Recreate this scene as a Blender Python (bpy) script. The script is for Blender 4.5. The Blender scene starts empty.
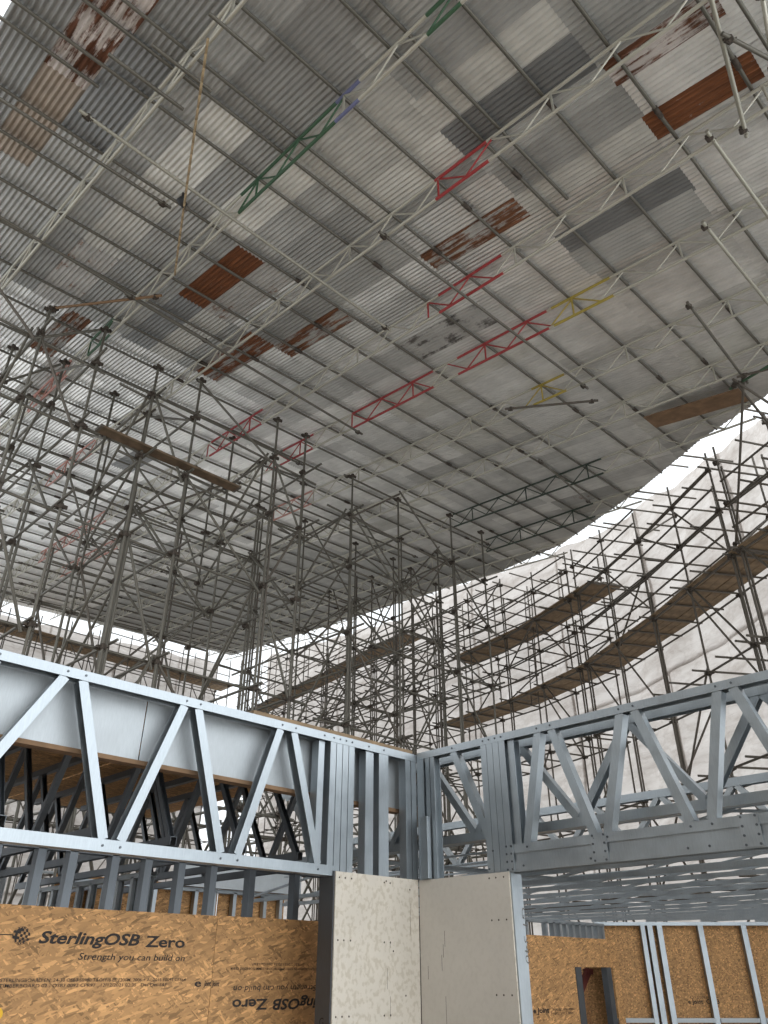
import bpy, math, random
from mathutils import Vector, Matrix, Quaternion
rnd = random.Random(7)
sc = bpy.context.scene
COL = sc.collection
V = Vector

# ------------------------------------------------------------------ materials
def new_mat(name):
    m = bpy.data.materials.new(name); m.use_nodes = True
    nt = m.node_tree; nt.nodes.clear()
    out = nt.nodes.new('ShaderNodeOutputMaterial')
    b = nt.nodes.new('ShaderNodeBsdfPrincipled')
    nt.links.new(b.outputs[0], out.inputs[0])
    return m, nt, b, out
def N(nt, kind, **kw):
    n = nt.nodes.new(kind)
    for k, v in kw.items():
        if k in n.inputs.keys() if hasattr(n.inputs, 'keys') else False: n.inputs[k].default_value = v
        else: setattr(n, k, v)
    return n
def ramp(nt, src, stops):
    r = nt.nodes.new('ShaderNodeValToRGB')
    e = r.color_ramp.elements
    while len(e) < len(stops): e.new(0.5)
    for i, (p, c) in enumerate(stops):
        e[i].position = p; e[i].color = (*c, 1) if len(c) == 3 else c
    nt.links.new(src, r.inputs[0]); return r.outputs[0]
def coords(nt, scale=(1,1,1), rot=(0,0,0), kind='Object'):
    tc = nt.nodes.new('ShaderNodeTexCoord'); mp = nt.nodes.new('ShaderNodeMapping')
    mp.inputs['Scale'].default_value = scale; mp.inputs['Rotation'].default_value = rot
    nt.links.new(tc.outputs[kind], mp.inputs[0]); return mp.outputs[0]
def noise(nt, vec, scale, detail=3, rough=0.55):
    n = nt.nodes.new('ShaderNodeTexNoise'); n.inputs['Scale'].default_value = scale
    n.inputs['Detail'].default_value = detail; n.inputs['Roughness'].default_value = rough
    nt.links.new(vec, n.inputs['Vector']); return n.outputs['Fac']
def mixc(nt, fac, a, b, mode='MIX'):
    m = nt.nodes.new('ShaderNodeMix'); m.data_type = 'RGBA'; m.blend_type = mode
    for s, i in ((fac, 0), (a, 6), (b, 7)):
        if isinstance(s, (int, float)): m.inputs[i].default_value = s
        elif isinstance(s, tuple): m.inputs[i].default_value = (*s, 1)
        else: nt.links.new(s, m.inputs[i])
    return m.outputs[2]
def bump(nt, b, h, dist, strength=0.5):
    n = nt.nodes.new('ShaderNodeBump'); n.inputs['Distance'].default_value = dist
    n.inputs['Strength'].default_value = strength
    nt.links.new(h, n.inputs['Height']); nt.links.new(n.outputs[0], b.inputs['Normal'])

def simple_mat(name, c, rough=0.6, metal=0.0, var=0.25, scale=3.0):
    m, nt, b, o = new_mat(name)
    f = noise(nt, coords(nt), scale, 4)
    lo = tuple(x*(1-var) for x in c); hi = tuple(min(1, x*(1+var)) for x in c)
    nt.links.new(ramp(nt, f, [(0.3, lo), (0.7, hi)]), b.inputs['Base Color'])
    b.inputs['Roughness'].default_value = rough; b.inputs['Metallic'].default_value = metal
    return m

def steel_mat(name, c, metal=0.55, rough=0.42):
    m, nt, b, o = new_mat(name)
    v = coords(nt)
    f = noise(nt, v, 5, 5); f2 = noise(nt, coords(nt, (60, 60, 6)), 2, 3)
    base = ramp(nt, f, [(0.3, tuple(x*0.86 for x in c)), (0.7, tuple(x*1.1 for x in c))])
    nt.links.new(mixc(nt, 0.25, base, ramp(nt, f2, [(0.35, tuple(x*0.8 for x in c)), (0.65, tuple(x*1.15 for x in c))])), b.inputs['Base Color'])
    nt.links.new(ramp(nt, f, [(0.3, (rough-.06,)*3), (0.7, (rough+.1,)*3)]), b.inputs['Roughness'])
    b.inputs['Metallic'].default_value = metal
    return m

def sheet_mat(name, c, kind='plain', rc=(0.17, 0.058, 0.022), level=0.5, metal=0.35, rough=0.45):
    """corrugated galvanised sheet, weathered; rust eats in with its own outline"""
    m, nt, b, o = new_mat(name)
    oi = nt.nodes.new('ShaderNodeObjectInfo')
    v = coords(nt); vs = coords(nt, (9, 0.7, 1))
    add = nt.nodes.new('ShaderNodeVectorMath'); add.operation = 'ADD'
    mul = nt.nodes.new('ShaderNodeVectorMath'); mul.operation = 'SCALE'; mul.inputs[0].default_value = (31, 17, 23)
    nt.links.new(oi.outputs['Random'], mul.inputs['Scale'])
    nt.links.new(v, add.inputs[0]); nt.links.new(mul.outputs[0], add.inputs[1]); vv = add.outputs[0]
    add2 = nt.nodes.new('ShaderNodeVectorMath'); add2.operation = 'ADD'
    nt.links.new(vs, add2.inputs[0]); nt.links.new(mul.outputs[0], add2.inputs[1]); vvs = add2.outputs[0]
    f = noise(nt, vv, 2.2, 5); g = noise(nt, vvs, 1.6, 4)
    base = ramp(nt, f, [(0.3, tuple(x*0.8 for x in c)), (0.7, tuple(x*1.15 for x in c))])
    base = mixc(nt, 0.3, base, ramp(nt, g, [(0.3, tuple(x*0.7 for x in c)), (0.5, c), (0.72, tuple(min(1, x*1.3) for x in c))]))
    tone = ramp(nt, oi.outputs['Random'], [(0.0, (0.74,)*3), (1.0, (1.12,)*3)])
    base = mixc(nt, 1.0, base, tone, 'MULTIPLY')
    if kind != 'plain':
        h = noise(nt, vvs, 1.3 if kind == 'streak' else 0.8, 6, 0.65); h2 = noise(nt, vv, 2.4, 6, 0.7)
        avg = mixc(nt, 0.65 if kind == 'streak' else 0.45, h2, h)
        mask = ramp(nt, avg, [(level-0.03, (0,)*3), (level+0.03, (1,)*3)])
        rust = ramp(nt, noise(nt, vvs, 3, 5), [(0.3, tuple(x*0.55 for x in rc)), (0.6, rc), (0.75, tuple(x*1.5 for x in rc))])
        base = mixc(nt, mask, base, rust)
        nt.links.new(ramp(nt, mask, [(0, (0.5,)*3), (1, (0.85,)*3)]), b.inputs['Roughness'])
        b.inputs['Metallic'].default_value = 0.0
    else:
        b.inputs['Roughness'].default_value = rough; b.inputs['Metallic'].default_value = metal
    nt.links.new(base, b.inputs['Base Color'])
    return m

def osb_mat(name, c=(0.46, 0.25, 0.10)):
    m, nt, b, o = new_mat(name)
    prev = None
    for i, (ang, st) in enumerate([(0.3, (60, 60, 14)), (1.2, (54, 54, 12)), (-0.6, (66, 66, 16)), (2.2, (48, 48, 10)), (0.9, (70, 70, 13)), (-1.3, (58, 58, 14))]):
        tc = nt.nodes.new('ShaderNodeTexCoord'); mp = nt.nodes.new('ShaderNodeMapping'); mp2 = nt.nodes.new('ShaderNodeMapping')
        mp.inputs['Rotation'].default_value = (0, ang, 0); mp.inputs['Location'].default_value = (i*3.1, i*1.7, i*2.3)
        mp2.inputs['Scale'].default_value = st
        nt.links.new(tc.outputs['Object'], mp.inputs[0]); nt.links.new(mp.outputs[0], mp2.inputs[0])
        vo = nt.nodes.new('ShaderNodeTexVoronoi'); vo.inputs['Scale'].default_value = 1.0; vo.inputs['Randomness'].default_value = 1
        nt.links.new(mp2.outputs[0], vo.inputs['Vector'])
        sep = nt.nodes.new('ShaderNodeSeparateColor'); nt.links.new(vo.outputs['Color'], sep.inputs[0])
        col = ramp(nt, sep.outputs[0], [(0.0, tuple(x*0.5 for x in c)), (0.3, tuple(x*0.88 for x in c)), (0.75, tuple(x*1.1 for x in c)), (1.0, tuple(min(1, x*1.65) for x in c))])
        if prev is None: prev = col
        else:
            k = ramp(nt, sep.outputs[1], [(0.42, (0,)*3), (0.5, (1,)*3)])
            prev = mixc(nt, k, prev, col)
    f = noise(nt, coords(nt), 1.7, 3)
    prev = mixc(nt, 1.0, prev, ramp(nt, f, [(0.3, (0.84,)*3), (0.7, (1.08,)*3)]), 'MULTIPLY')
    nt.links.new(prev, b.inputs['Base Color']); b.inputs['Roughness'].default_value = 0.75
    return m

def netting_mat():
    m, nt, b, o = new_mat('white_netting')
    nt.nodes.remove(b)
    v = coords(nt)
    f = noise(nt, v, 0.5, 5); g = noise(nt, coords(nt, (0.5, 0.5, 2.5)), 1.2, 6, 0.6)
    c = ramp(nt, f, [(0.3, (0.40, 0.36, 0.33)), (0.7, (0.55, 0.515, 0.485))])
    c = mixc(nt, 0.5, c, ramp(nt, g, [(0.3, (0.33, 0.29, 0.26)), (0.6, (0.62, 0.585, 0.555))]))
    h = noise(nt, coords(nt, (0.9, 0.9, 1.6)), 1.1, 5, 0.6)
    crease_shade = ramp(nt, h, [(0.44, (1,)*3), (0.49, (0.62, 0.57, 0.53)), (0.50, (0.55, 0.50, 0.46)), (0.51, (0.75, 0.71, 0.68)), (0.55, (1,)*3)])
    c = mixc(nt, 0.28, c, mixc(nt, 1.0, c, crease_shade, 'MULTIPLY'))  # wrinkle shading painted into the colour along thin noise lines
    d = nt.nodes.new('ShaderNodeBsdfDiffuse'); t = nt.nodes.new('ShaderNodeBsdfTranslucent'); mx = nt.nodes.new('ShaderNodeMixShader')
    mx.inputs[0].default_value = 0.6
    bp = nt.nodes.new('ShaderNodeBump'); bp.inputs['Distance'].default_value = 0.12; bp.inputs['Strength'].default_value = 0.7
    nt.links.new(g, bp.inputs['Height'])
    for s in (d, t):
        nt.links.new(c, s.inputs['Color']); nt.links.new(bp.outputs[0], s.inputs['Normal'])
    nt.links.new(d.outputs[0], mx.inputs[1]); nt.links.new(t.outputs[0], mx.inputs[2]); nt.links.new(mx.outputs[0], o.inputs[0])
    return m

def plaster_mat(name, c1, c2, blot):
    m, nt, b, o = new_mat(name)
    f = noise(nt, coords(nt, (1, 1, 0.8)), 26, 3); g = noise(nt, coords(nt), 2.0, 4)
    k = ramp(nt, f, [(0.50, (0,)*3), (0.60, (1,)*3)])
    a = mixc(nt, k, c1, c2)
    nt.links.new(mixc(nt, blot, c1, a), b.inputs['Base Color'])
    base = mixc(nt, blot, c1, a)
    base = mixc(nt, 1.0, base, ramp(nt, g, [(0.3, (0.92,)*3), (0.7, (1.03,)*3)]), 'MULTIPLY')
    nt.links.new(base, b.inputs['Base Color'])
    b.inputs['Roughness'].default_value = 0.9
    return m

M = {}
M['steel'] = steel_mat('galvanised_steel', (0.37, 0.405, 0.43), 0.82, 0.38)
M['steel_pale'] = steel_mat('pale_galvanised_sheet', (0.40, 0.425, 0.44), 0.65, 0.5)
M['steel_dull_shade'] = steel_mat('dull_shaded_galvanised_steel', (0.13, 0.142, 0.155), 0.7, 0.42)  # darker steel; indoor shade of joists and studs put into its colour
M['tube'] = simple_mat('scaffold_tube_steel', (0.125, 0.116, 0.095), 0.5, 0.35, 0.3, 2.5)
M['tube_dark'] = simple_mat('weathered_scaffold_tube', (0.115, 0.10, 0.082), 0.55, 0.3, 0.3, 2.5)
M['alu'] = simple_mat('aluminium_beam', (0.50, 0.48, 0.41), 0.42, 0.4, 0.15, 3)
M['coupler'] = simple_mat('rusty_coupler', (0.075, 0.06, 0.048), 0.7, 0.4, 0.4, 20)
M['tube_mid'] = simple_mat('clean_tube_steel', (0.33, 0.315, 0.26), 0.45, 0.35, 0.2, 3)
M['post_shade'] = steel_mat('shaded_grey_steel', (0.085, 0.09, 0.098), 0.4, 0.5)  # end post faces away from the light; that shade is in the colour
M['red'] = simple_mat('red_beam_paint', (0.34, 0.035, 0.035), 0.5, 0.0, 0.2, 6)
M['faded_red'] = simple_mat('faded_red_paint', (0.42, 0.20, 0.16), 0.5, 0.0, 0.3, 6)
M['green'] = simple_mat('green_beam_paint', (0.04, 0.10, 0.05), 0.5, 0.0, 0.25, 6)
M['dark_green'] = simple_mat('dark_green_beam_paint', (0.03, 0.05, 0.035), 0.5, 0.0, 0.25, 6)
M['yellow'] = simple_mat('yellow_beam_paint', (0.38, 0.29, 0.05), 0.5, 0.0, 0.25, 6)
M['blue'] = simple_mat('blue_beam_paint', (0.14, 0.15, 0.27), 0.5, 0.0, 0.25, 6)
M['board'] = simple_mat('scaffold_board_wood', (0.23, 0.16, 0.095), 0.85, 0.0, 0.35, 4)
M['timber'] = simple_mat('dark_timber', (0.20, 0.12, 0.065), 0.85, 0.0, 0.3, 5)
M['plank_dark'] = simple_mat('old_scaffold_plank', (0.13, 0.09, 0.055), 0.85, 0.0, 0.3, 5)
M['rope'] = simple_mat('tan_rope', (0.36, 0.27, 0.16), 0.9, 0.0, 0.2, 20)
M['redprop'] = simple_mat('oxide_red_prop', (0.13, 0.025, 0.018), 0.6, 0.0, 0.2, 6)
M['ink'] = simple_mat('black_print_ink', (0.025, 0.02, 0.018), 0.8, 0.0, 0.3, 40)
M['yellowdot'] = simple_mat('yellow_paint_spot', (0.62, 0.36, 0.02), 0.7)
M['black'] = simple_mat('black_plastic', (0.02, 0.02, 0.022), 0.5)
M['concrete'] = simple_mat('concrete_floor', (0.47, 0.44, 0.40), 0.9, 0.0, 0.2, 0.8)
M['osb'] = osb_mat('osb')
M['net'] = netting_mat()
M['gyp_left'] = plaster_mat('damp_plasterboard', (0.60, 0.55, 0.475), (0.47, 0.415, 0.33), 0.7)
M['gyp_right'] = plaster_mat('plasterboard', (0.54, 0.50, 0.445), (0.50, 0.46, 0.405), 0.5)
M['sheet'] = sheet_mat('weathered_corrugated_sheet', (0.43, 0.43, 0.415))
M['sheet_light'] = sheet_mat('light_corrugated_sheet', (0.66, 0.65, 0.61))
M['sheet_new'] = sheet_mat('bright_corrugated_sheet', (0.80, 0.795, 0.775), metal=0.7, rough=0.36)
M['sheet_mid'] = sheet_mat('newer_corrugated_sheet', (0.74, 0.735, 0.715), metal=0.6, rough=0.36)
M['sheet_dark'] = sheet_mat('dark_corrugated_sheet', (0.27, 0.275, 0.275))
M['sheet_mottled'] = sheet_mat('mottled_corrugated_sheet', (0.50, 0.49, 0.47), 'patch', (0.13, 0.12, 0.11), 0.53)
M['sheet_brown'] = sheet_mat('brown_corrugated_sheet', (0.40, 0.33, 0.265))
M['rust'] = sheet_mat('rusted_sheet', (0.42, 0.40, 0.37), 'patch', (0.21, 0.075, 0.027), 0.40)
M['rust_part'] = sheet_mat('partly_rusted_sheet', (0.46, 0.45, 0.43), 'streak', (0.20, 0.085, 0.04), 0.48)
M['rust_streak'] = sheet_mat('streaky_rusted_sheet', (0.44, 0.42, 0.40), 'streak', (0.21, 0.08, 0.035), 0.47)
M['rust_spot'] = sheet_mat('rust_spotted_sheet', (0.47, 0.465, 0.45), 'patch', (0.24, 0.12, 0.06), 0.57)
M['rust_peel'] = sheet_mat('peeling_painted_sheet', (0.60, 0.55, 0.52), 'streak', (0.15, 0.06, 0.03), 0.50)

# ------------------------------------------------------------------ helpers
class MB:
    def __init__(s): s.v = []; s.f = []
    def add(s, vs, fs):
        b = len(s.v); s.v += [tuple(v) for v in vs]; s.f += [tuple(b+i for i in f) for f in fs]; return s
    def box(s, lo, hi):
        (a, b, c), (d, e, f) = lo, hi
        return s.add([(a,b,c),(d,b,c),(d,e,c),(a,e,c),(a,b,f),(d,b,f),(d,e,f),(a,e,f)],
                     [(3,2,1,0),(4,5,6,7),(0,1,5,4),(1,2,6,5),(2,3,7,6),(3,0,4,7)])
    def obox(s, p0, p1, side, up, w, h):
        """box of width w (along side) and height h (along up) running p0->p1"""
        p0, p1, side, up = V(p0), V(p1), V(side).normalized(), V(up).normalized()
        vs = [p + side*a*w/2 + up*b*h/2 for p in (p0, p1) for a, b in ((-1,-1),(1,-1),(1,1),(-1,1))]
        return s.add(vs, [(3,2,1,0),(4,5,6,7),(0,1,5,4),(1,2,6,5),(2,3,7,6),(3,0,4,7)])
    def prism(s, prof, p0, p1, e1, e2):
        p0, p1 = V(p0), V(p1); n = len(prof)
        vs = [p + e1*a + e2*b for p in (p0, p1) for a, b in prof]
        return s.add(vs, [tuple(range(n-1, -1, -1)), tuple(range(n, 2*n))] + [(i, (i+1) % n, n+(i+1) % n, n+i) for i in range(n)])
    def channel(s, p0, p1, ddir, W, D, side=-1, t=0.004, lip=0.0):
        """C section: front flange W wide at depth 0, web on the `side` edge, back flange at depth D"""
        p0, p1 = V(p0), V(p1); ax = (p1-p0).normalized(); d = V(ddir).normalized()
        w = ax.cross(d).normalized(); h = W/2
        prof = [(-h,0),(h,0),(h,t),(-h+t,t),(-h+t,D-t),(h,D-t),(h,D),(-h,D)]
        if side > 0: prof = [(-a, b) for a, b in prof][::-1]
        return s.prism(prof, p0, p1, w, d)
    def tube(s, p0, p1, r, n=8):
        p0, p1 = V(p0), V(p1); ax = (p1-p0).normalized()
        e1 = ax.orthogonal().normalized(); e2 = ax.cross(e1)
        return s.prism([(r*math.cos(2*math.pi*i/n), r*math.sin(2*math.pi*i/n)) for i in range(n)], p0, p1, e1, e2)
    def mesh(s, name, mat, smooth=False):
        me = bpy.data.meshes.new(name); me.from_pydata(s.v, [], s.f); me.materials.append(mat)
        if smooth: me.polygons.foreach_set('use_smooth', [True]*len(me.polygons))
        me.update(); return me

def tag(o, label=None, cat=None, group=None, kind=None):
    if label: o['label'] = label
    if cat: o['category'] = cat
    if group: o['group'] = group
    if kind: o['kind'] = kind
    return o
def thing(name, loc, label, cat, group=None):
    o = bpy.data.objects.new(name, None); o.empty_display_size = 0.2; o.location = loc
    COL.objects.link(o); return tag(o, label, cat, group)
def link(name, me, parent=None):
    o = bpy.data.objects.new(name, me); COL.objects.link(o)
    if parent is not None: o.parent = parent
    return o
def put(name, mb, mat, parent=None, origin=None, smooth=False, bevel=0):
    """link an MB as one mesh object; verts are in world space; child origin is the thing's base"""
    org = V(origin) if origin is not None else (wloc(parent) if parent is not None else V((0,0,0)))
    mb.v = [tuple(V(v)-org) for v in mb.v]
    o = link(name, mb.mesh(name, mat, smooth), parent)
    if parent is None: o.location = org
    else: o.location = org - wloc(parent)
    if bevel:
        b = o.modifiers.new('edge', 'BEVEL'); b.width = bevel; b.segments = 2; b.limit_method = 'ANGLE'
    return o
def wloc(o):
    p = V((0,0,0))
    while o is not None: p = p + o.location; o = o.parent
    return p
_ut = {}
def unit_tube(mat, n=10):
    if mat not in _ut:
        mb = MB(); mb.tube((0,0,0), (0,0,1), 1.0, n)
        me = mb.mesh('tube', M[mat], True)
        for p in me.polygons: p.use_smooth = len(p.vertices) == 4
        _ut[mat] = me
    return _ut[mat]
R0 = 0.0245
def tube(name, p0, p1, parent=None, mat='tube', r=R0):
    p0, p1 = V(p0), V(p1)
    o = link(name, unit_tube(mat), parent)
    o.location = p0 - (wloc(parent) if parent is not None else V((0,0,0)))
    o.rotation_mode = 'QUATERNION'; o.rotation_quaternion = V((0,0,1)).rotation_difference((p1-p0).normalized())
    o.scale = (r, r, (p1-p0).length); return o
_cm = None
def coupler(p, parent, ang=0, sc_=1.0):
    """clamp: two short sleeves at right angles and a bolt"""
    global _cm
    if _cm is None:
        mb = MB(); mb.tube((0,0,-.045), (0,0,.045), .041, 8); mb.tube((-.05,.055,0), (.05,.055,0), .041, 8)
        mb.box((.03,-.02,-.03), (.10,.012,.03)); mb.tube((.07,-.05,0), (.07,.06,0), .012, 6); mb.box((-.09,.03,-.02), (-.03,.075,.02))
        _cm = mb.mesh('coupler', M['coupler'])
    o = link('coupler', _cm, parent); o.location = V(p) - wloc(parent); o.rotation_euler = (0, 0, ang); o.scale = (sc_,)*3; return o

# ------------------------------------------------------------------ camera, sky
cam_d = bpy.data.cameras.new('camera'); cam = bpy.data.objects.new('camera', cam_d); COL.objects.link(cam)
cam.location = (0, 0, 1.65); cam.rotation_euler = (math.radians(90+31.1), 0, math.radians(-45))
cam_d.sensor_fit = 'HORIZONTAL'; cam_d.sensor_width = 36; cam_d.lens = 36.0; cam_d.clip_end = 500
sc.camera = cam

w = bpy.data.worlds.new('sky'); sc.world = w; w.use_nodes = True
nt = w.node_tree; nt.nodes.clear()
wo = nt.nodes.new('ShaderNodeOutputWorld'); bg = nt.nodes.new('ShaderNodeBackground')
tc = nt.nodes.new('ShaderNodeTexCoord'); dp = nt.nodes.new('ShaderNodeVectorMath'); dp.operation = 'DOT_PRODUCT'
dp.inputs[1].default_value = (0.15, -0.95, 0.25)
nt.links.new(tc.outputs['Generated'], dp.inputs[0])
mr = nt.nodes.new('ShaderNodeMapRange'); mr.inputs['From Min'].default_value = -0.1; mr.inputs['From Max'].default_value = 1.0
mr.inputs['To Min'].default_value = 1.15; mr.inputs['To Max'].default_value = 2.5
nt.links.new(dp.outputs['Value'], mr.inputs['Value']); nt.links.new(mr.outputs[0], bg.inputs['Strength'])
bg.inputs['Color'].default_value = (0.92, 0.965, 1.0, 1); nt.links.new(bg.outputs[0], wo.inputs[0])

sc.view_settings.view_transform = 'Standard'; sc.view_settings.look = 'None'; sc.view_settings.gamma = 1
sc.view_settings.use_curve_mapping = False; sc.view_settings.exposure = 0.38
sc.cycles.use_denoising = True
sc.cycles.max_bounces = 8; sc.cycles.diffuse_bounces = 5; sc.cycles.transmission_bounces = 6

# ------------------------------------------------------------------ setting
def struct(name, mb, mat, label=None, kind='structure'):
    o = put(name, mb, mat); o['kind'] = kind
    if label: o['label'] = label; o['category'] = name.split('_')[0]
    return o
struct('floor', MB().box((-14, -12, -0.2), (30, 45, 0)), M['concrete'], 'bare concrete floor of the building site')
struct('blocker_left', MB().box((-3.3, -7, 0), (-3.0, 9.5, 9.5)), M['concrete'], 'tall unseen blocker added on the left to cut side light')  # added out of view to block sky light from the left

# ------------------------------------------------------------------ roof geometry
RA, RB, RZ = 0.0578, 0.1448, 10.511
def roof(x, y, off=0.0): return V((x, y, RZ + RA*x + RB*y - off))
EDGE = [(9.5, -5), (12, -1), (14.1, 3.07), (15.1, 4.9), (16.7, 7.2), (18.9, 11), (19.9, 14.1), (22.9, 34.15), (23.2, 36)]
def edge_x(y):
    for (x0, y0), (x1, y1) in zip(EDGE, EDGE[1:]):
        if y0 <= y <= y1: return x0 + (x1-x0)*(y-y0)/(y1-y0)
    return EDGE[-1][0]
YB = 34.2                                      # back edge of the roof

# ---- corrugated sheets
def sheet_mesh(mat, clip=None, ribs=8):
    mb = MB(); W, L, pitch, amp = ribs*0.076+.05, 2.03, 0.076, 0.0135
    n = 70; vs = []; fs = []; ok = []
    for i in range(n+1):
        x = -W/2 + W*i/n; z = amp*math.cos(2*math.pi*(x+W/2)/pitch)
        a = -L/2 if clip is None else max(-L/2, clip(x))
        ok.append(a < L/2-.02); vs += [(x, min(a, L/2-.02), z), (x, L/2, z)]
    for i in range(n):
        if ok[i] and ok[i+1]: fs.append((2*i, 2*i+1, 2*i+3, 2*i+2))
    mb.add(vs, fs); return mb.mesh('roof_sheet', mat, True)
SM = {(k, n_): sheet_mesh(M[k], None, n_) for n_ in (6, 7, 8) for k in ('sheet','sheet_mid','sheet_new','sheet_light','sheet_dark','sheet_mottled','sheet_brown','rust','rust_part','rust_streak','rust_spot','rust_peel')}
colx = [.19]
for n_ in (7,8,8,8,8,7,8,8,7,6,7,7,7,7,8): colx.append(colx[-1]+n_*.076)   # whole ribs, so side laps nest
while colx[-1] < 23: colx.append(colx[-1]+0.608)
SPECIAL = {   # (column centre x, y) -> material, label
 (1.0, 6.0): ('rust_peel', 'peeling white and rust corrugated roof sheet at the top left of the photo', 5.85),
 (1.0, 7.8): ('sheet_brown', 'brown tinted corrugated roof sheet below the peeling sheet at top left', 7.80),
 (4.6, 8.5): ('rust', 'deep rust red corrugated roof sheet left of centre beside the green beam', None),
 (6.17, 10.4): ('rust_streak', 'corrugated roof sheet with long rust streaks below the deep rust red one', None),
 (6.67, 8.5): ('rust_part', 'corrugated roof sheet with a small rust streak near the middle of the roof', None),
 (6.67, 4.7): ('rust_part', 'half rusted corrugated roof sheet between the two red beam sections', None),
 (5.7, 0.8): ('rust_peel', 'rusted corrugated roof sheet with pale peeling paint at the top right', None),
 (6.67, 0.6): ('rust', 'dark rust brown corrugated roof sheet at the upper right', None),
 (4.6, 4.7): ('sheet_light', 'pale dusty corrugated roof sheet left of the red section on the steep silver beam', None),
 (5.18, 4.7): ('sheet_light', None, None), (6.67, 2.7): ('sheet_light', None, None), (5.7, 2.7): ('sheet', None, None),
 (5.18, 2.8): ('sheet_dark', 'dark grey corrugated roof sheet above the steep silver beam', None),
 (7.8, 2.8): ('sheet_dark', 'short dark grey corrugated roof sheet right of centre', None),
 (8.35, 2.8): ('sheet', None, None),
 (8.35, 7.5): ('sheet_mottled', 'black mottled corrugated roof sheet below the red beam sections', None),
 (5.18, 10.4): ('sheet_light', 'pale buff corrugated roof sheet below the deep rust red one', None),
 (2.9, 10.4): ('rust_spot', 'corrugated roof sheet with two small rust spots at the left', None),
 (4.0, 4.7): ('sheet_light', None, None), (2.9, 6.6): ('sheet_light', None, None),
 (5.18, 8.5): ('rust_spot', 'corrugated roof sheet with a few rust blots next to the deep rust red one', None),
 (4.0, 14.3): ('rust_spot', 'rust blotted corrugated roof sheet behind the scaffold at the left', None),
 (3.44, 12.4): ('rust_part', 'brown streaked corrugated roof sheet under the steep beam at the left edge', None),
 (13.5, 7.6): ('rust_part', 'corrugated roof sheet with an orange rust edge near the right roof edge', None),
 (16.4, 9.5): ('rust_spot', 'corrugated roof sheet with faint rust close to the curved roof edge', None),
 (7.2, 16.2): ('sheet_dark', None, None), (3.4, 4.7): ('sheet', None, None),
}
rx, ry = math.atan(RB), -math.atan(RA)
ROT = (Matrix(((1, 0, -RA), (0, 1, -RB), (RA, RB, 1))).transposed()).to_3x3()
ex = V((1, 0, RA)).normalized(); nz = V((-RA, -RB, 1)).normalized(); ey = nz.cross(ex)
ROT = Matrix((ex, ey, nz)).transposed().to_quaternion()
plain = []
fixed = {}
for ci in range(len(colx)-1):
    x0, x1 = colx[ci], colx[ci+1]; cx = (x0+x1)/2
    off = -0.82 if 0.6 < cx < 1.3 else rnd.choice((0, 0, 0, -0.05, 0.04))
    y = -2.02 + off
    k = 0
    while y < YB - 0.6:
        cy = y + 1.93/2
        if x0 < edge_x(y+1.93) - 0.1:
            mat, label = 'sheet', None
            for (sx, sy), (mm, ll, fy) in SPECIAL.items():
                if abs(sx-cx) < 0.29 and abs(sy-cy) < 0.96: mat, label = mm, ll; break
            else:
                q = rnd.random()
                mat = 'sheet_light' if q < 0.13 else 'sheet_dark' if q > (0.9 if cx < 5 else 1.1) else 'sheet'
                if mat == 'sheet' and cx + rnd.uniform(-1.2, 1.2) > 5.8: mat = 'sheet_mid'
                if cy > 12.4 - .12*cx and cx < 13.5 and q < .88: mat = 'sheet_new'
            o = (mat, label, x0+((x1-x0)+.05)/2, cy, k, ci)
            plain.append(o)
        y += 1.93; k += 1
for cx_, yy_ in ((5.66, .47), (6.69, .45)):          # two short grey sheets lapped below the rusted pair
    ci = max(i for i in range(len(colx)-1) if colx[i] <= cx_)
    plain.append(('sheet_mid', None, colx[ci]+((colx[ci+1]-colx[ci])+.05)/2, yy_-1.015, -2, ci))
# the 300 nearest ones stand alone, the rest of the far roof is one uncounted field
plain.sort(key=lambda o: (o[1] is None, V((o[2], o[3], roof(o[2], o[3]).z-1.65)).length))
plain.sort(key=lambda o: (V((o[2], o[3], roof(o[2], o[3]).z-1.65)).length if o[3] > -0.9 else 90))
TONE = {'sheet': 'grey', 'sheet_light': 'pale grey', 'sheet_dark': 'dark grey', 'sheet_new': 'bright grey', 'sheet_mid': 'mid grey'}
far = MB(); far_light = []
for i, (mat, label, cx, cy, k, ci) in enumerate(plain):
    p = roof(cx + ey.x/ey.y*(cy-5), cy) + nz*(0.005*(k % 2) + .002*(ci % 2) - (.006 if k == -2 else 0))
    clip = None
    if cx + .34 > edge_x(cy-1.0):                  # sheet cut along the curved edge
        def clip(x, cx=cx, cy=cy):
            yy = cy-1.02
            while edge_x(yy) < cx+x and yy < cy+1.02: yy += .02
            return yy-cy
    ribs = int(round((colx[ci+1]-colx[ci])/.076))
    me = SM[mat, ribs] if clip is None else sheet_mesh(M[mat], clip, ribs)
    if i < 300:
        o = link('roof_sheet', me); o.location = p; o.rotation_mode = 'QUATERNION'; o.rotation_quaternion = ROT
        if label: tag(o, label, 'roof sheet')
        else:
            t = TONE.get(mat, 'grey')
            tag(o, 'plain %s corrugated metal sheet in the temporary roof' % t, 'roof sheet', 'plain %s corrugated roof sheets' % t)
    else:
        q = ROT
        far_light += [mat == 'sheet_new']*len(me.polygons)
        far.add([q @ v.co + p for v in me.vertices], [tuple(f.vertices) for f in me.polygons])
o = put('roof_sheet', far, M['sheet'], None, (12, 22, 14), True)
o.data.materials.append(M['sheet_new']); o.data.polygons.foreach_set('material_index', [int(b) for b in far_light])
tag(o, 'far expanse of grey corrugated roof sheets seen between scaffold tubes', 'roof sheets', None, 'stuff')

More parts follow.
